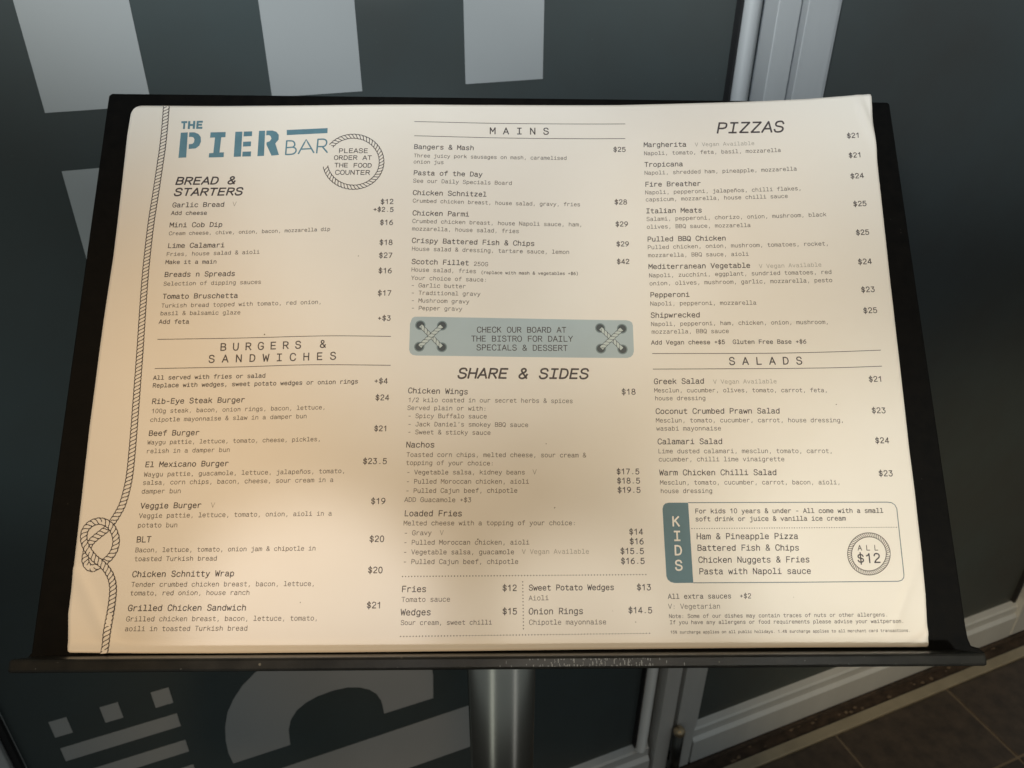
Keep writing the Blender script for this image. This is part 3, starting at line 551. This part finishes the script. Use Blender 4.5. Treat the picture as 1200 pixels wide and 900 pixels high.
LINES = [
 'bread|h|-180.77|247.42|-148.37|248.23|BREAD &',
 'bread|h|-181.01|240.61|-143.84|241.41|STARTERS',
 'bread|t|-180.94|233.53|-152.87|234.27|Garlic Bread',
 'bread|v|-148.16|234.60|-146.26|234.61|V',
 'bread|a|-181.12|228.89|-161.84|229.25|Add cheese',
 'bread|t|-181.12|221.46|-152.84|222.03|Mini Cob Dip',
 'bread|d|-181.01|216.73|-93.51|219.50|Cream cheese, chive, onion, bacon, mozzarella dip',
 'bread|t|-180.85|209.12|-150.56|209.85|Lime Calamari',
 'bread|d|-180.99|204.32|-131.19|206.16|Fries, house salad & aioli',
 'bread|a|-181.02|199.71|-153.95|200.27|Make it a main',
 'bread|t|-180.76|192.27|-143.46|193.21|Breads n Spreads',
 'bread|d|-180.75|187.17|-129.14|188.75|Selection of dipping sauces',
 'bread|t|-180.50|179.73|-141.02|180.67|Tomato Bruschetta',
 'bread|d|-180.63|174.72|-95.94|177.36|Turkish bread topped with tomato, red onion,',
 'bread|d|-180.71|170.43|-138.86|171.35|basil & balsamic glaze',
 'bread|p|-66.22|235.22|-59.28|235.36|$12',
 'bread|p|-70.14|230.79|-59.13|230.62|+$2.5',
 'bread|p|-66.19|222.84|-59.16|222.84|$16',
 'bread|p|-66.06|211.09|-59.07|211.09|$18',
 'bread|p|-66.07|203.49|-58.97|203.48|$27',
 'bread|p|-66.03|194.66|-58.97|194.65|$16',
 'bread|p|-65.98|181.83|-58.83|181.81|$17',
 'bread|a|-180.97|165.68|-165.40|165.94|Add feta',
 'bread|p|-65.49|167.70|-58.72|167.67|+$3',
 'burgers|s|-147.57|151.05|-92.56|152.87|BURGERS &',
 'burgers|s|-153.06|144.47|-86.82|146.25|SANDWICHES',
 'burgers|a|-180.75|135.03|-123.06|136.42|All served with fries or salad',
 'burgers|a|-180.56|130.89|-74.57|133.17|Replace with wedges, sweet potato wedges or onion rings',
 'burgers|p|-65.98|132.99|-59.10|132.96|+$4',
 'burgers|t|-179.98|122.13|-132.67|123.14|Rib-Eye Steak Burger',
 'burgers|p|-64.99|124.04|-58.01|124.01|$24',
 'burgers|d|-179.69|117.25|-90.70|119.39|100g steak, bacon, onion rings, bacon, lettuce,',
 'burgers|d|-179.80|112.66|-100.18|114.67|chipotle mayonnaise & slaw in a damper bun',
 'burgers|t|-179.73|105.38|-154.31|105.77|Beef Burger',
 'burgers|p|-65.03|107.77|-58.38|107.75|$21',
 'burgers|d|-179.85|100.86|-92.22|102.67|Waygu pattie, lettuce, tomato, cheese, pickles,',
 'burgers|d|-179.84|96.37|-138.05|97.13|relish in a damper bun',
 'burgers|t|-179.65|89.25|-138.06|89.86|El Mexicano Burger',
 'burgers|p|-70.11|90.82|-58.08|90.78|$23.5',
 'burgers|d|-179.74|84.45|-79.01|86.27|Waygu pattie, guacamole, lettuce, jalapeños, tomato,',
 'burgers|d|-179.90|80.31|-84.84|81.74|salsa, corn chips, bacon, cheese, sour cream in a',
 'burgers|d|-180.03|75.94|-160.64|76.15|damper bun',
 'burgers|t|-179.72|68.51|-149.85|68.82|Veggie Burger',
 'burgers|v|-144.94|68.94|-143.22|68.94|V',
 'burgers|p|-65.30|70.55|-58.17|70.52|$19',
 'burgers|d|-179.98|63.82|-84.79|64.85|Veggie pattie, lettuce, tomato, onion, aioli in a',
 'burgers|d|-180.09|59.17|-160.70|59.26|potato bun',
 'burgers|t|-179.92|51.87|-173.05|52.00|BLT',
 'burgers|p|-65.31|51.83|-58.16|51.80|$20',
 'burgers|d|-180.02|47.14|-91.90|47.75|Bacon, lettuce, tomato, onion jam & chipotle in',
 'burgers|d|-180.01|42.88|-139.96|43.03|toasted Turkish bread',
 'burgers|t|-180.24|35.29|-131.00|35.52|Chicken Schnitty Wrap',
 'burgers|p|-65.43|36.72|-58.36|36.69|$20',
 'burgers|d|-180.18|30.65|-91.19|30.70|Tender crumbed chicken breast, bacon, lettuce,',
 'burgers|d|-180.32|26.62|-122.72|26.64|tomato, red onion, house ranch',
 'burgers|t|-180.53|19.32|-123.91|19.32|Grilled Chicken Sandwich',
 'burgers|p|-65.33|20.03|-58.34|20.00|$21',
 'burgers|d|-180.85|14.49|-88.75|14.44|Grilled chicken breast, bacon, lettuce, tomato,',
 'burgers|d|-180.90|9.98|-122.43|9.94|aoili in toasted Turkish bread',
 'mains|s|-5.82|279.17|27.32|278.88|MAINS',
 'mains|t|-48.68|269.30|-15.16|268.92|Bangers & Mash',
 'mains|p|63.85|267.83|70.66|267.73|$25',
 'mains|d|-48.68|264.09|37.26|263.06|Three juicy pork sausages on mash, caramelised',
 'mains|d|-48.71|260.24|-31.98|259.95|onion jus',
 'mains|t|-48.52|253.03|-10.27|252.46|Pasta of the Day',
 'mains|d|-48.66|248.35|6.31|247.55|See our Daily Specials Board',
 'mains|t|-48.60|240.82|-7.84|240.33|Chicken Schnitzel',
 'mains|p|63.52|235.80|70.36|235.72|$28',
 'mains|d|-48.48|236.23|44.25|234.79|Crumbed chicken breast, house salad, gravy, fries',
 'mains|t|-48.42|228.54|-17.48|228.21|Chicken Parmi',
 'mains|d|-48.44|224.02|45.16|222.76|Crumbed chicken breast, house Napoli sauce, ham,',
 'mains|p|63.62|222.62|70.41|222.54|$29',
 'mains|d|-48.45|219.53|10.13|218.69|mozzarella, house salad, fries',
 'mains|t|-48.40|212.29|18.55|211.19|Crispy Battered Fish & Chips',
 'mains|p|63.73|210.82|70.48|210.73|$29',
 'mains|d|-48.29|207.72|37.61|206.51|House salad & dressing, tartare sauce, lemon',
 'mains|t|-48.23|200.01|-17.36|199.45|Scotch Fillet',
 'mains|d|-14.52|199.20|-6.92|199.02|250G',
 'mains|p|63.63|200.51|70.33|200.43|$42',
 'mains|d|-48.24|195.62|-13.34|194.95|House salad, fries',
 'mains|d|-10.63|194.56|42.38|194.15|(replace with mash & vegetables +$6)',
 'mains|d|-48.25|190.85|-7.40|190.06|Your choice of sauce:',
 'mains|d|-48.14|186.63|-18.90|186.12|- Garlic butter',
 'mains|d|-48.02|182.30|-10.95|181.83|- Traditional gravy',
 'mains|d|-47.91|177.98|-16.90|177.43|- Mushroom gravy',
 'mains|d|-47.79|173.67|-20.67|173.22|- Pepper gravy',
 'banner|b|-12.47|161.08|34.95|161.20|CHECK OUR BOARD AT',
 'banner|b|-15.45|156.03|38.38|156.18|THE BISTRO FOR DAILY',
 'banner|b|-12.65|151.17|35.49|151.04|SPECIALS & DESSERT',
 'share|H|-22.60|135.82|45.68|135.88|SHARE & SIDES',
 'share|t|-48.14|127.79|-17.18|127.16|Chicken Wings',
 'share|p|63.52|127.30|70.73|127.27|$18',
 'share|d|-48.00|122.98|37.64|122.72|1/2 kilo coated in our secret herbs & spices',
 'share|d|-48.26|118.83|-7.40|118.49|Served plain or with:',
 'share|d|-47.90|114.58|-7.26|114.35|- Spicy Buffalo sauce',
 "share|d|-47.78|110.23|14.21|109.94|- Jack Daniel's smokey BBQ sauce",
 'share|d|-47.80|106.14|-5.28|105.78|- Sweet & sticky sauce',
 'share|t|-48.34|99.26|-34.04|99.23|Nachos',
 'share|d|-48.09|94.38|43.83|94.15|Toasted corn chips, melted cheese, sour cream &',
 'share|d|-48.22|90.25|-3.55|89.95|topping of your choice:',
 'share|d|-47.73|85.42|12.29|85.34|- Vegetable salsa, kidney beans',
 'share|v|16.40|85.34|18.22|85.34|V',
 'share|p|59.38|85.44|70.91|85.40|$17.5',
 'share|d|-47.85|80.73|14.30|80.62|- Pulled Moroccan chicken, aioli',
 'share|p|59.44|80.71|71.06|80.67|$18.5',
 'share|d|-47.96|76.07|8.36|76.06|- Pulled Cajun beef, chipotle',
 'share|p|59.51|76.00|71.09|75.96|$19.5',
 'share|d|-48.43|71.54|-15.00|71.32|ADD Guacamole +$3',
 'share|t|-48.30|64.43|-19.56|64.33|Loaded Fries',
 'share|d|-48.53|59.88|37.77|59.75|Melted cheese with a topping of your choice:',
 'share|d|-48.15|55.00|-34.65|55.06|- Gravy',
 'share|v|-30.31|55.04|-28.62|55.04|V',
 'share|p|64.55|55.01|71.37|54.98|$14',
 'share|d|-48.25|50.38|14.20|50.26|- Pulled Moroccan chicken, aioli',
 'share|p|64.60|50.24|71.52|50.22|$16',
 'share|d|-48.23|45.67|6.57|45.57|- Vegetable salsa, guacamole',
 'share|v|10.66|45.67|43.95|45.69|V Vegan Available',
 'share|p|59.80|45.52|71.43|45.48|$15.5',
 'share|d|-48.21|40.99|8.59|40.87|- Pulled Cajun beef, chipotle',
 'share|p|59.87|40.69|71.58|40.65|$16.5',
 'sides|t|-48.52|27.57|-36.69|27.63|Fries',
 'sides|d|-48.50|22.88|-24.89|23.00|Tomato sauce',
 'sides|p|0.90|27.92|7.80|27.89|$12',
 'sides|t|-48.66|16.64|-34.21|16.68|Wedges',
 'sides|d|-48.53|12.13|-4.41|12.11|Sour cream, sweet chilli',
 'sides|p|0.89|16.84|7.86|16.80|$15',
 'sides|t|13.87|28.09|55.81|28.14|Sweet Potato Wedges',
 'sides|p|67.32|27.97|74.16|27.94|$13',
 'sides|d|13.83|23.27|23.46|23.45|Aioli',
 'sides|t|13.77|16.77|40.22|16.86|Onion Rings',
 'sides|p|62.72|17.08|74.29|17.02|$14.5',
 'sides|d|13.85|11.89|51.49|11.91|Chipotle mayonnaise',
 'pizzas|H|122.38|278.29|159.40|278.14|PIZZAS',
 'pizzas|t|81.14|270.46|104.83|270.35|Margherita',
 'pizzas|v|109.95|270.41|143.15|270.66|V Vegan Available',
 'pizzas|p|194.42|272.84|201.22|272.92|$21',
 'pizzas|d|81.08|265.42|157.54|266.13|Napoli, tomato, feta, basil, mozzarella',
 'pizzas|t|81.06|258.31|102.35|258.42|Tropicana',
 'pizzas|p|194.57|261.16|201.35|261.26|$21',
 'pizzas|d|80.88|253.46|165.52|254.61|Napoli, shredded ham, pineapple, mozzarella',
 'pizzas|t|80.97|246.27|111.76|246.39|Fire Breather',
 'pizzas|p|194.53|248.64|201.54|248.89|$24',
 'pizzas|d|80.79|241.59|167.22|242.77|Napoli, pepperoni, jalapeños, chilli flakes,',
 'pizzas|d|80.87|237.34|159.40|238.34|capsicum, mozzarella, house chilli sauce',
 'pizzas|t|80.83|230.24|111.47|230.34|Italian Meats',
 'pizzas|p|194.57|232.16|201.54|232.32|$25',
 'pizzas|d|80.89|225.61|179.40|226.87|Salami, pepperoni, chorizo, onion, mushroom, black',
 'pizzas|d|80.81|221.00|137.66|221.33|olives, BBQ sauce, mozzarella',
 'pizzas|t|80.86|213.44|123.54|213.54|Pulled BBQ Chicken',
 'pizzas|p|194.60|215.43|201.55|215.64|$25',
 'pizzas|d|80.78|208.88|179.33|209.86|Pulled chicken, onion, mushroom, tomatoes, rocket,',
 'pizzas|d|80.82|204.20|135.44|204.35|mozzarella, BBQ sauce, aioli',
 'pizzas|t|80.75|197.28|135.68|197.47|Mediterranean Vegetable',
 'pizzas|v|140.72|197.17|174.39|197.75|V Vegan Available',
 'pizzas|p|194.25|198.59|201.44|198.84|$24',
 'pizzas|d|80.78|192.39|179.42|193.52|Napoli, zucchini, eggplant, sundried tomatoes, red',
 'pizzas|d|80.81|187.79|179.39|188.86|onion, olives, mushroom, garlic, mozzarella, pesto',
 'pizzas|t|80.92|181.01|101.86|181.04|Pepperoni',
 'pizzas|p|194.51|182.83|201.60|182.99|$23',
 'pizzas|d|80.70|176.23|137.47|176.32|Napoli, pepperoni, mozzarella',
 'pizzas|t|80.66|169.40|106.74|169.42|Shipwrecked',
 'pizzas|p|194.57|171.06|201.77|171.23|$25',
 'pizzas|d|80.58|164.69|175.42|165.33|Napoli, pepperoni, ham, chicken, onion, mushroom,',
 'pizzas|d|80.78|160.42|121.71|160.50|mozzarella, BBQ sauce',
 'pizzas|a|80.26|154.41|162.48|154.45|Add Vegan cheese +$5  Gluten Free Base +$6',
 'salads|s|120.95|142.99|159.24|143.07|SALADS',
 'salads|t|80.74|132.86|106.84|132.92|Greek Salad',
 'salads|v|111.87|132.75|144.97|132.81|V Vegan Available',
 'salads|p|193.46|133.32|200.39|133.38|$21',
 'salads|d|80.67|128.35|171.26|127.88|Mesclun, cucumber, olives, tomato, carrot, feta,',
 'salads|d|80.87|124.11|107.08|124.04|house dressing',
 'salads|t|80.92|116.88|145.13|116.67|Coconut Crumbed Prawn Salad',
 'salads|p|193.14|116.54|200.14|116.49|$23',
 'salads|d|80.83|112.31|178.06|111.80|Mesclun, tomato, cucumber, carrot, house dressing,',
 'salads|d|80.88|108.01|114.09|107.88|wasabi mayonnaise',
 'salads|t|81.17|100.89|114.23|100.77|Calamari Salad',
 'salads|p|193.18|100.74|200.15|100.70|$24',
 'salads|d|81.19|96.14|170.56|95.71|Lime dusted calamari, mesclun, tomato, carrot,',
 'salads|d|81.23|91.92|145.36|91.62|cucumber, chilli lime vinaigrette',
 'salads|t|81.25|84.80|140.73|84.55|Warm Chicken Chilli Salad',
 'salads|p|193.15|83.73|200.21|83.70|$23',
 'salads|d|81.34|80.00|173.01|79.65|Mesclun, tomato, cucumber, carrot, bacon, aioli,',
 'salads|d|81.39|75.71|107.48|75.68|house dressing',
 'kids|a|98.32|65.43|193.40|65.28|For kids 10 years & under - All come with a small',
 'kids|a|98.22|61.47|173.89|61.51|soft drink or juice & vanilla ice cream',
 'kids|t|98.35|52.60|149.05|52.49|Ham & Pineapple Pizza',
 'kids|t|98.41|46.94|149.12|46.84|Battered Fish & Chips',
 'kids|t|98.59|41.07|153.91|41.07|Chicken Nuggets & Fries',
 'kids|t|98.66|35.49|154.09|35.49|Pasta with Napoli sauce',
 'kidsw|k|86.62|59.11|90.74|59.09|K',
 'kidsw|k|86.88|51.89|90.74|51.87|I',
 'kidsw|k|87.03|44.86|90.87|44.84|D',
 'kidsw|k|86.91|37.52|91.00|37.50|S',
 'kidsring|l|178.82|46.72|188.87|46.68|ALL',
 'kidsring|n|178.10|40.60|189.53|40.68|$12',
 'notes|a|82.55|23.77|113.73|23.87|All extra sauces',
 'notes|a|118.04|23.85|123.61|23.83|+$2',
 'notes|d|82.45|19.03|107.99|19.03|V: Vegetarian',
 'notes|d|82.62|14.67|190.48|14.88|Note: Some of our dishes may contain traces of nuts or other allergens.',
 'notes|d|82.86|11.78|198.14|11.81|If you have any allergens or food requirements please advise your waitperson.',
 'notes|d|82.90|7.34|200.89|7.58|15% surcharge applies on all public holidays. 1.4% surcharge applies to all merchant card transactions.',
 'notice|o|-90.94|266.96|-74.68|266.79|PLEASE',
 'notice|o|-93.44|262.72|-72.43|262.49|ORDER AT',
 'notice|o|-92.99|258.10|-72.24|257.65|THE FOOD',
 'notice|o|-92.34|253.50|-73.09|253.19|COUNTER',
]
PL = {'rule_burgers1':[(-180.86,156.99),(-140.36,157.97),(-94.49,159.23),(-58.16,158.75)],'rule_burgers2':[(-180.63,141.08),(-139.04,142.08),(-100.13,143.31),(-57.74,142.81)],'rule_mains1':[(-48.99,286.55),(-7.46,285.94),(33.08,285.43),(71.1,284.94)],'rule_mains2':[(-48.76,277.52),(-7.43,276.76),(32.93,276.19),(70.79,275.79)],'rule_salads1':[(80.43,149.38),(134.68,149.13),(167.39,149.53),(201.4,150.45)],'rule_salads2':[(80.45,140.88),(134.06,140.77),(173.08,140.98),(201.07,141.67)],'dots1':[(-48.39,34.94),(71.96,35.38)],'dots2':[(10.8,32.14),(11.01,9.99)],'dots3':[(-48.49,6.74),(72.57,7.49)],'dots4':[(96.2,57.79),(199.26,57.99)],'banner':[(-47.74,167.25),(-47.28,168.85),(-46.04,169.65),(-44.53,169.78),(11.96,168.99),(67.27,168.05),(69.15,167.63),(70.38,166.69),(70.83,165.09),(70.77,150.73),(70.19,148.9),(69.01,147.61),(67.11,147.1),(11.79,147.52),(-44.47,148.1),(-46.47,148.5),(-47.63,149.55),(-48.3,151.25),(-48.21,165.92)],'eyelets':[(-42.77,164.98),(-31.17,164.73),(-42.97,152.94),(-31.07,152.68),(53.28,163.73),(64.93,163.27),(53.31,152.24),(64.77,151.81)],'kband':[(81.88,67.57),(82.36,69.36),(83.45,70.39),(85.16,70.77),(95.0,70.72),(95.19,51.22),(95.38,31.31),(86.08,31.23),(84.2,31.73),(82.73,32.97),(82.18,34.69),(81.97,51.28)],'kframe':[(95.0,70.72),(135.36,70.62),(195.91,70.53),(198.1,70.26),(199.69,69.23),(200.52,67.3),(200.54,50.78),(200.54,34.79),(200.24,33.31),(199.09,32.08),(197.26,31.59),(145.22,31.33),(95.38,31.31)],'THE_T':[(-181.29,287.02),(-177.99,287.19),(-177.87,285.9),(-179.01,285.88),(-178.87,282.12),(-180.0,282.1),(-180.03,285.74),(-181.17,285.72)],'THE_H':[(-177.47,287.2),(-176.23,287.22),(-176.16,285.34),(-174.61,285.37),(-174.69,287.37),(-173.44,287.39),(-173.3,282.34),(-174.54,282.32),(-174.61,284.19),(-176.15,284.05),(-176.08,282.17),(-177.32,282.15)],'THE_E':[(-172.72,287.4),(-169.3,287.57),(-169.19,286.28),(-171.47,286.24),(-171.51,285.54),(-169.54,285.57),(-169.54,284.39),(-171.41,284.36),(-171.44,283.54),(-169.17,283.69),(-169.16,282.4),(-172.58,282.35)],'logo_P1':[(-180.92,279.74),(-177.02,280.05),(-176.48,264.26),(-180.75,263.96)],'logo_P2':[(-176.2,280.06),(-173.41,280.11),(-171.06,279.21),(-169.53,277.14),(-169.19,274.46),(-169.88,271.78),(-171.78,270.01),(-175.65,269.6),(-175.72,272.61),(-173.79,272.88),(-173.05,273.82),(-172.9,275.57),(-173.42,276.72),(-174.28,277.18),(-176.14,277.14)],'logo_I':[(-164.31,280.25),(-155.82,280.58),(-155.76,277.32),(-158.04,277.18),(-158.28,267.65),(-155.81,267.79),(-155.67,264.78),(-163.98,264.46),(-164.01,267.12),(-161.66,267.38),(-161.55,277.02),(-164.33,276.87)],'logo_E1':[(-150.41,280.74),(-146.45,280.87),(-146.08,265.19),(-150.1,264.94)],'logo_E2':[(-145.61,280.87),(-140.92,281.11),(-140.8,278.07),(-145.6,277.84)],'logo_E3':[(-145.55,274.46),(-141.08,274.7),(-140.96,271.68),(-145.42,271.44)],'logo_E4':[(-145.38,268.2),(-140.62,268.43),(-140.49,265.3),(-145.36,265.19)],'logo_R1':[(-137.05,281.33),(-133.6,281.42),(-133.13,265.62),(-136.86,265.41)],'logo_R2':[(-132.86,281.42),(-129.5,281.51),(-127.14,280.67),(-125.64,278.68),(-125.56,275.77),(-127.29,273.34),(-124.72,266.13),(-128.96,265.71),(-132.27,272.69),(-132.26,274.08),(-130.52,274.76),(-129.69,276.38),(-130.21,277.9),(-131.2,278.61),(-132.77,278.5)],'logo_bar':[(-121.32,281.77),(-98.1,282.63),(-98.05,279.48),(-121.12,278.51)],'bar_B':[(-120.89,274.9),(-120.97,266.32),(-118.05,266.41),(-116.21,266.96),(-115.26,268.45),(-115.67,270.08),(-117.19,270.91),(-120.83,270.61),(-117.19,270.91),(-116.21,272.06),(-116.52,273.69),(-117.74,274.75),(-120.89,274.9)],'bar_A':[(-113.89,266.58),(-109.92,275.57),(-105.04,267.16)],'bar_A2':[(-112.4,269.57),(-106.45,269.84)],'bar_R':[(-103.47,267.13),(-103.2,275.6),(-100.16,275.67),(-98.66,274.95),(-98.17,273.55),(-98.71,271.82),(-100.13,271.03),(-103.38,271.07),(-100.55,271.03),(-97.42,267.16)],'rope_top':[(-190.66,296.53),(-190.21,282.59),(-190.16,270.22),(-190.45,259.57),(-191.01,240.12),(-191.48,223.56),(-191.24,199.29),(-190.55,179.69),(-189.4,153.56),(-188.33,125.89),(-187.49,105.67),(-187.0,88.13),(-187.4,79.51),(-188.75,70.99),(-190.71,65.93),(-193.13,61.32)],'rope_in':[(-192.99,62.11),(-194.7,59.15),(-198.07,56.11),(-201.43,53.07),(-203.13,50.33),(-203.92,46.94),(-203.93,43.3),(-202.4,40.57),(-199.96,39.47),(-197.61,40.55),(-195.04,42.17),(-191.96,45.07),(-190.11,49.18),(-190.17,53.77),(-192.28,58.4),(-195.4,61.19),(-199.28,62.32),(-203.33,61.03),(-205.75,57.98),(-206.03,54.29),(-204.87,50.88),(-202.59,47.39),(-199.43,44.19),(-195.91,41.72),(-192.8,38.72),(-190.21,34.65),(-188.77,29.26),(-188.65,21.25),(-189.02,13.34),(-188.94,6.41),(-188.31,-0.01)],'ring_notice':[(-95.6,271.31),(-94.56,272.56),(-93.39,273.69),(-92.1,274.68),(-90.71,275.53),(-89.22,276.22),(-87.65,276.75),(-86.04,277.11),(-84.38,277.3),(-82.7,277.31),(-81.02,277.15),(-79.36,276.81),(-77.74,276.31),(-76.17,275.64),(-74.68,274.81),(-73.27,273.84),(-71.96,272.73),(-70.78,271.49),(-69.72,270.15),(-68.81,268.7),(-68.05,267.18),(-67.45,265.6),(-67.01,263.96),(-66.75,262.31),(-66.66,260.64),(-66.75,258.98),(-67.0,257.35),(-67.43,255.77),(-68.02,254.25),(-68.77,252.8),(-69.66,251.46),(-70.7,250.22),(-71.86,249.1),(-73.14,248.12),(-74.52,247.29),(-75.99,246.61),(-77.52,246.09),(-79.11,245.73),(-80.74,245.55),(-82.39,245.54),(-84.04,245.7),(-85.68,246.03),(-87.28,246.52),(-88.83,247.18),(-90.32,248.0),(-91.72,248.96),(-93.02,250.05),(-94.22,251.28),(-95.29,252.61),(-96.22,254.04),(-97.0,255.55),(-97.62,257.13),(-98.09,258.75)],'ring_kids':[(193.77,44.9),(193.54,43.61),(193.12,42.34),(192.53,41.12),(191.77,39.98),(190.87,38.94),(189.83,38.02),(188.68,37.23),(187.45,36.59),(186.15,36.11),(184.81,35.81),(183.46,35.68),(182.12,35.73),(180.81,35.96),(179.57,36.36),(178.41,36.93),(177.36,37.66),(176.44,38.52),(175.67,39.52),(175.06,40.61),(174.62,41.8),(174.37,43.05),(174.3,44.33),(174.42,45.63),(174.73,46.92),(175.23,48.17),(175.89,49.36),(176.72,50.46),(177.69,51.46),(178.79,52.34),(179.99,53.06),(181.27,53.64),(182.6,54.04),(183.97,54.26),(185.34,54.3),(186.68,54.16),(187.97,53.84),(189.18,53.34),(190.3,52.68),(191.29,51.87),(192.13,50.92),(192.82,49.86),(193.33,48.71),(193.67,47.48),(193.81,46.2),(193.77,44.9)],'specks':[(27.24,68.39),(66.07,12.79),(175.05,121.2),(54.91,18.08),(-125.2,160.07),(-77.32,204.56),(-11.42,52.82),(144.67,24.14),(-97.72,22.86),(23.42,101.15),(-174.88,83.77),(135.59,189.41)]}
SECN = dict(bread='bread and starters section', burgers='burgers and sandwiches section', mains='mains section', share='share and sides section', sides='fries and wedges section',
            pizzas='pizzas section', salads='salads section', notes='footnotes under the kids panel')
secs = {}
for s_, nm in SECN.items():
    secs[s_] = empty('menu_section', None, nm, parent=menu)
notice = empty('order_notice', None, 'rope ring with ordering notice', parent=menu)
banner = empty('specials_banner', None, 'pale teal banner with crossed rope laces', parent=menu)
kids = empty('kids_panel', None, 'rounded kids panel with teal side band', parent=menu)
logo = empty('restaurant_logo', None, 'teal stencil logo at the top left', parent=menu)
par = dict(secs); par.update(notice=notice, banner=banner, kids=kids, kidsw=kids, kidsring=kids)
NAMES = dict(t='dish_name', d='dish_description', a='side_note', p='price', v='diet_mark', h='section_heading', H='section_heading', s='section_heading', b='lettering', o='lettering', l='lettering', n='price', k='lettering')
for row in LINES:
    sec, sty, u0, v0, u1, v1, txt = row.split('|')
    r, wt, sl, cap, ink_ = STY[sty]
    if sec == 'notes': wt *= 0.9 if len(txt) < 90 else 0.75
    ik = Ink(0.07 if sec in ('kidsw', 'banner') else 0.05)
    ik.text(float(u0), float(v0), float(u1), float(v1), txt, r, wt, sl, cap)
    ik.build(NAMES[sty], M[ink_], par[sec])
# rules
for s_, a, b in (('burgers', 'rule_burgers1', 'rule_burgers2'), ('mains', 'rule_mains1', 'rule_mains2'), ('salads', 'rule_salads1', 'rule_salads2')):
    for q in (a, b):
        ik = Ink(0.05); ik.ribbon(catmull(PL[q], False, 12), 0.34); ik.build('heading_rule', M['ink'], secs[s_])
def dots(p, step, r, parent, name='dotted_rule'):
    (x0, y0), (x1, y1) = p; L = math.hypot(x1-x0, y1-y0); n = int(L / step); ik = Ink(0.05)
    for i in range(n + 1): ik.disc(x0 + (x1-x0) * i / n, y0 + (y1-y0) * i / n, r, seg=7)
    ik.build(name, M['ink2'], parent)
dots(PL['dots1'], 1.5, 0.31, secs['sides']); dots(PL['dots2'], 1.5, 0.31, secs['sides']); dots(PL['dots3'], 1.5, 0.31, secs['sides']); dots(PL['dots4'], 1.25, 0.27, kids)
# logo
for q in ('THE_T', 'THE_H', 'THE_E', 'logo_P1', 'logo_P2', 'logo_I', 'logo_E1', 'logo_E2', 'logo_E3', 'logo_E4', 'logo_R1', 'logo_R2', 'logo_bar'):
    ik = Ink(0.05); ik.poly(PL[q]); ik.build('logo_bar' if q == 'logo_bar' else 'logo_letter', M['teal'], logo)
ik = Ink(0.05)
b_ = PL['bar_B']; ik.ribbon([b_[0], b_[1]], 0.85, cap=.3); ik.ribbon([b_[1]] + catmull(b_[1:7], False, 4)[3:], 0.85); ik.ribbon([b_[7], b_[6]], 0.85); ik.ribbon(catmull(b_[8:13], False, 4), 0.85)
for q in ('bar_A', 'bar_A2'): ik.ribbon(PL[q], 0.85)
b_ = PL['bar_R']; ik.ribbon(b_[:2], 0.85, cap=.3); ik.ribbon(catmull(b_[1:8], False, 4), 0.85); ik.ribbon(b_[7:10], 0.85)
ik.build('logo_letter', M['teal'], logo, 'thin outlined word beside the stencil letters')
# ropes
rb = empty('rope_border', None, 'printed rope with a loose knot down the left edge', parent=menu)
ik = Ink(0.05); fi = Ink(0.05)
ik.rope(catmull(PL['rope_top'], False, 6), 3.35, 2.05, 0.46, fi, 0.0)
K_ = catmull(PL['rope_in'], False, 8)
nk = len(K_); cut = [0, int(nk * 0.27), int(nk * 0.52), int(nk * 0.70), nk - 1]
for lay, (a, b) in enumerate(((cut[0], cut[1]), (cut[1], cut[2]), (cut[2], cut[3]), (cut[3], cut[4]))):
    dz = (0.02, 0.06, 0.10, 0.14)[lay]
    ik.rope(K_[a:b + 1], 3.3, 2.15, 0.46, fi, dz)
fi.build('rope_fill', M['paper'], rb); ik.build('rope_strands', M['ink'], rb)
ik = Ink(0.05); ik.rope(PL['ring_notice'], 2.75, 1.95, 0.42); ik.build('rope_ring', M['ink'], notice)
ik = Ink(0.05); ik.rope(PL['ring_kids'], 2.1, 0.98, 0.36); ik.build('rope_ring', M['ink2'], kids, 'small rope ring round the kids price')
# banner
ik = Ink(0.03); ik.poly(PL['banner']); ik.build('banner_ground', M['pale'], banner)
ey = PL['eyelets']
for k4 in (0, 4):
    A_, B_, C_, D_ = ey[k4:k4 + 4]
    i1 = Ink(0.05); i2 = Ink(0.05); i3 = Ink(0.05)
    for e in (A_, B_, C_, D_):
        i1.disc(e[0], e[1], 2.75, 0.0, 20, 1.0); i2.disc(e[0], e[1], 2.15, 0.015, 20); 
    i1.build('eyelet_rings', M['eyer'], banner); i2.build('eyelet_holes', M['eye'], banner)
    fl_ = Ink(0.05); sk = Ink(0.05)
    def line(a, b, n=8, t0=0.02, t1=0.98): return [(a[0] + (b[0]-a[0]) * (t0 + (t1-t0) * i / n), a[1] + (b[1]-a[1]) * (t0 + (t1-t0) * i / n)) for i in range(n + 1)]
    sk.rope(line(A_, D_), 2.3, 2.3, 0.26, fl_, 0.03); sk.rope(line(C_, B_), 2.5, 2.3, 0.26, fl_, 0.07)
    fl_.build('lace_fill', M['ropeb'], banner); sk.build('lace_strands', M['eye'], banner)
# kids panel
ik = Ink(0.03); ik.poly(PL['kband']); ik.build('side_band', M['teal2'], kids)
ik = Ink(0.04); ik.ribbon(PL['kframe'], 0.42); ik.build('panel_frame', M['framei'], kids)
# marks of use
ik = Ink(0.06)
for i, (x, y) in enumerate(PL['specks']): ik.disc(x, y, (0.32, 0.38, 0.5, 0.22)[i % 4] * random.uniform(.6, 1.0), seg=6, asp=random.uniform(.5, 1.3))
ik.build('dirt_specks', M['speck'], menu)
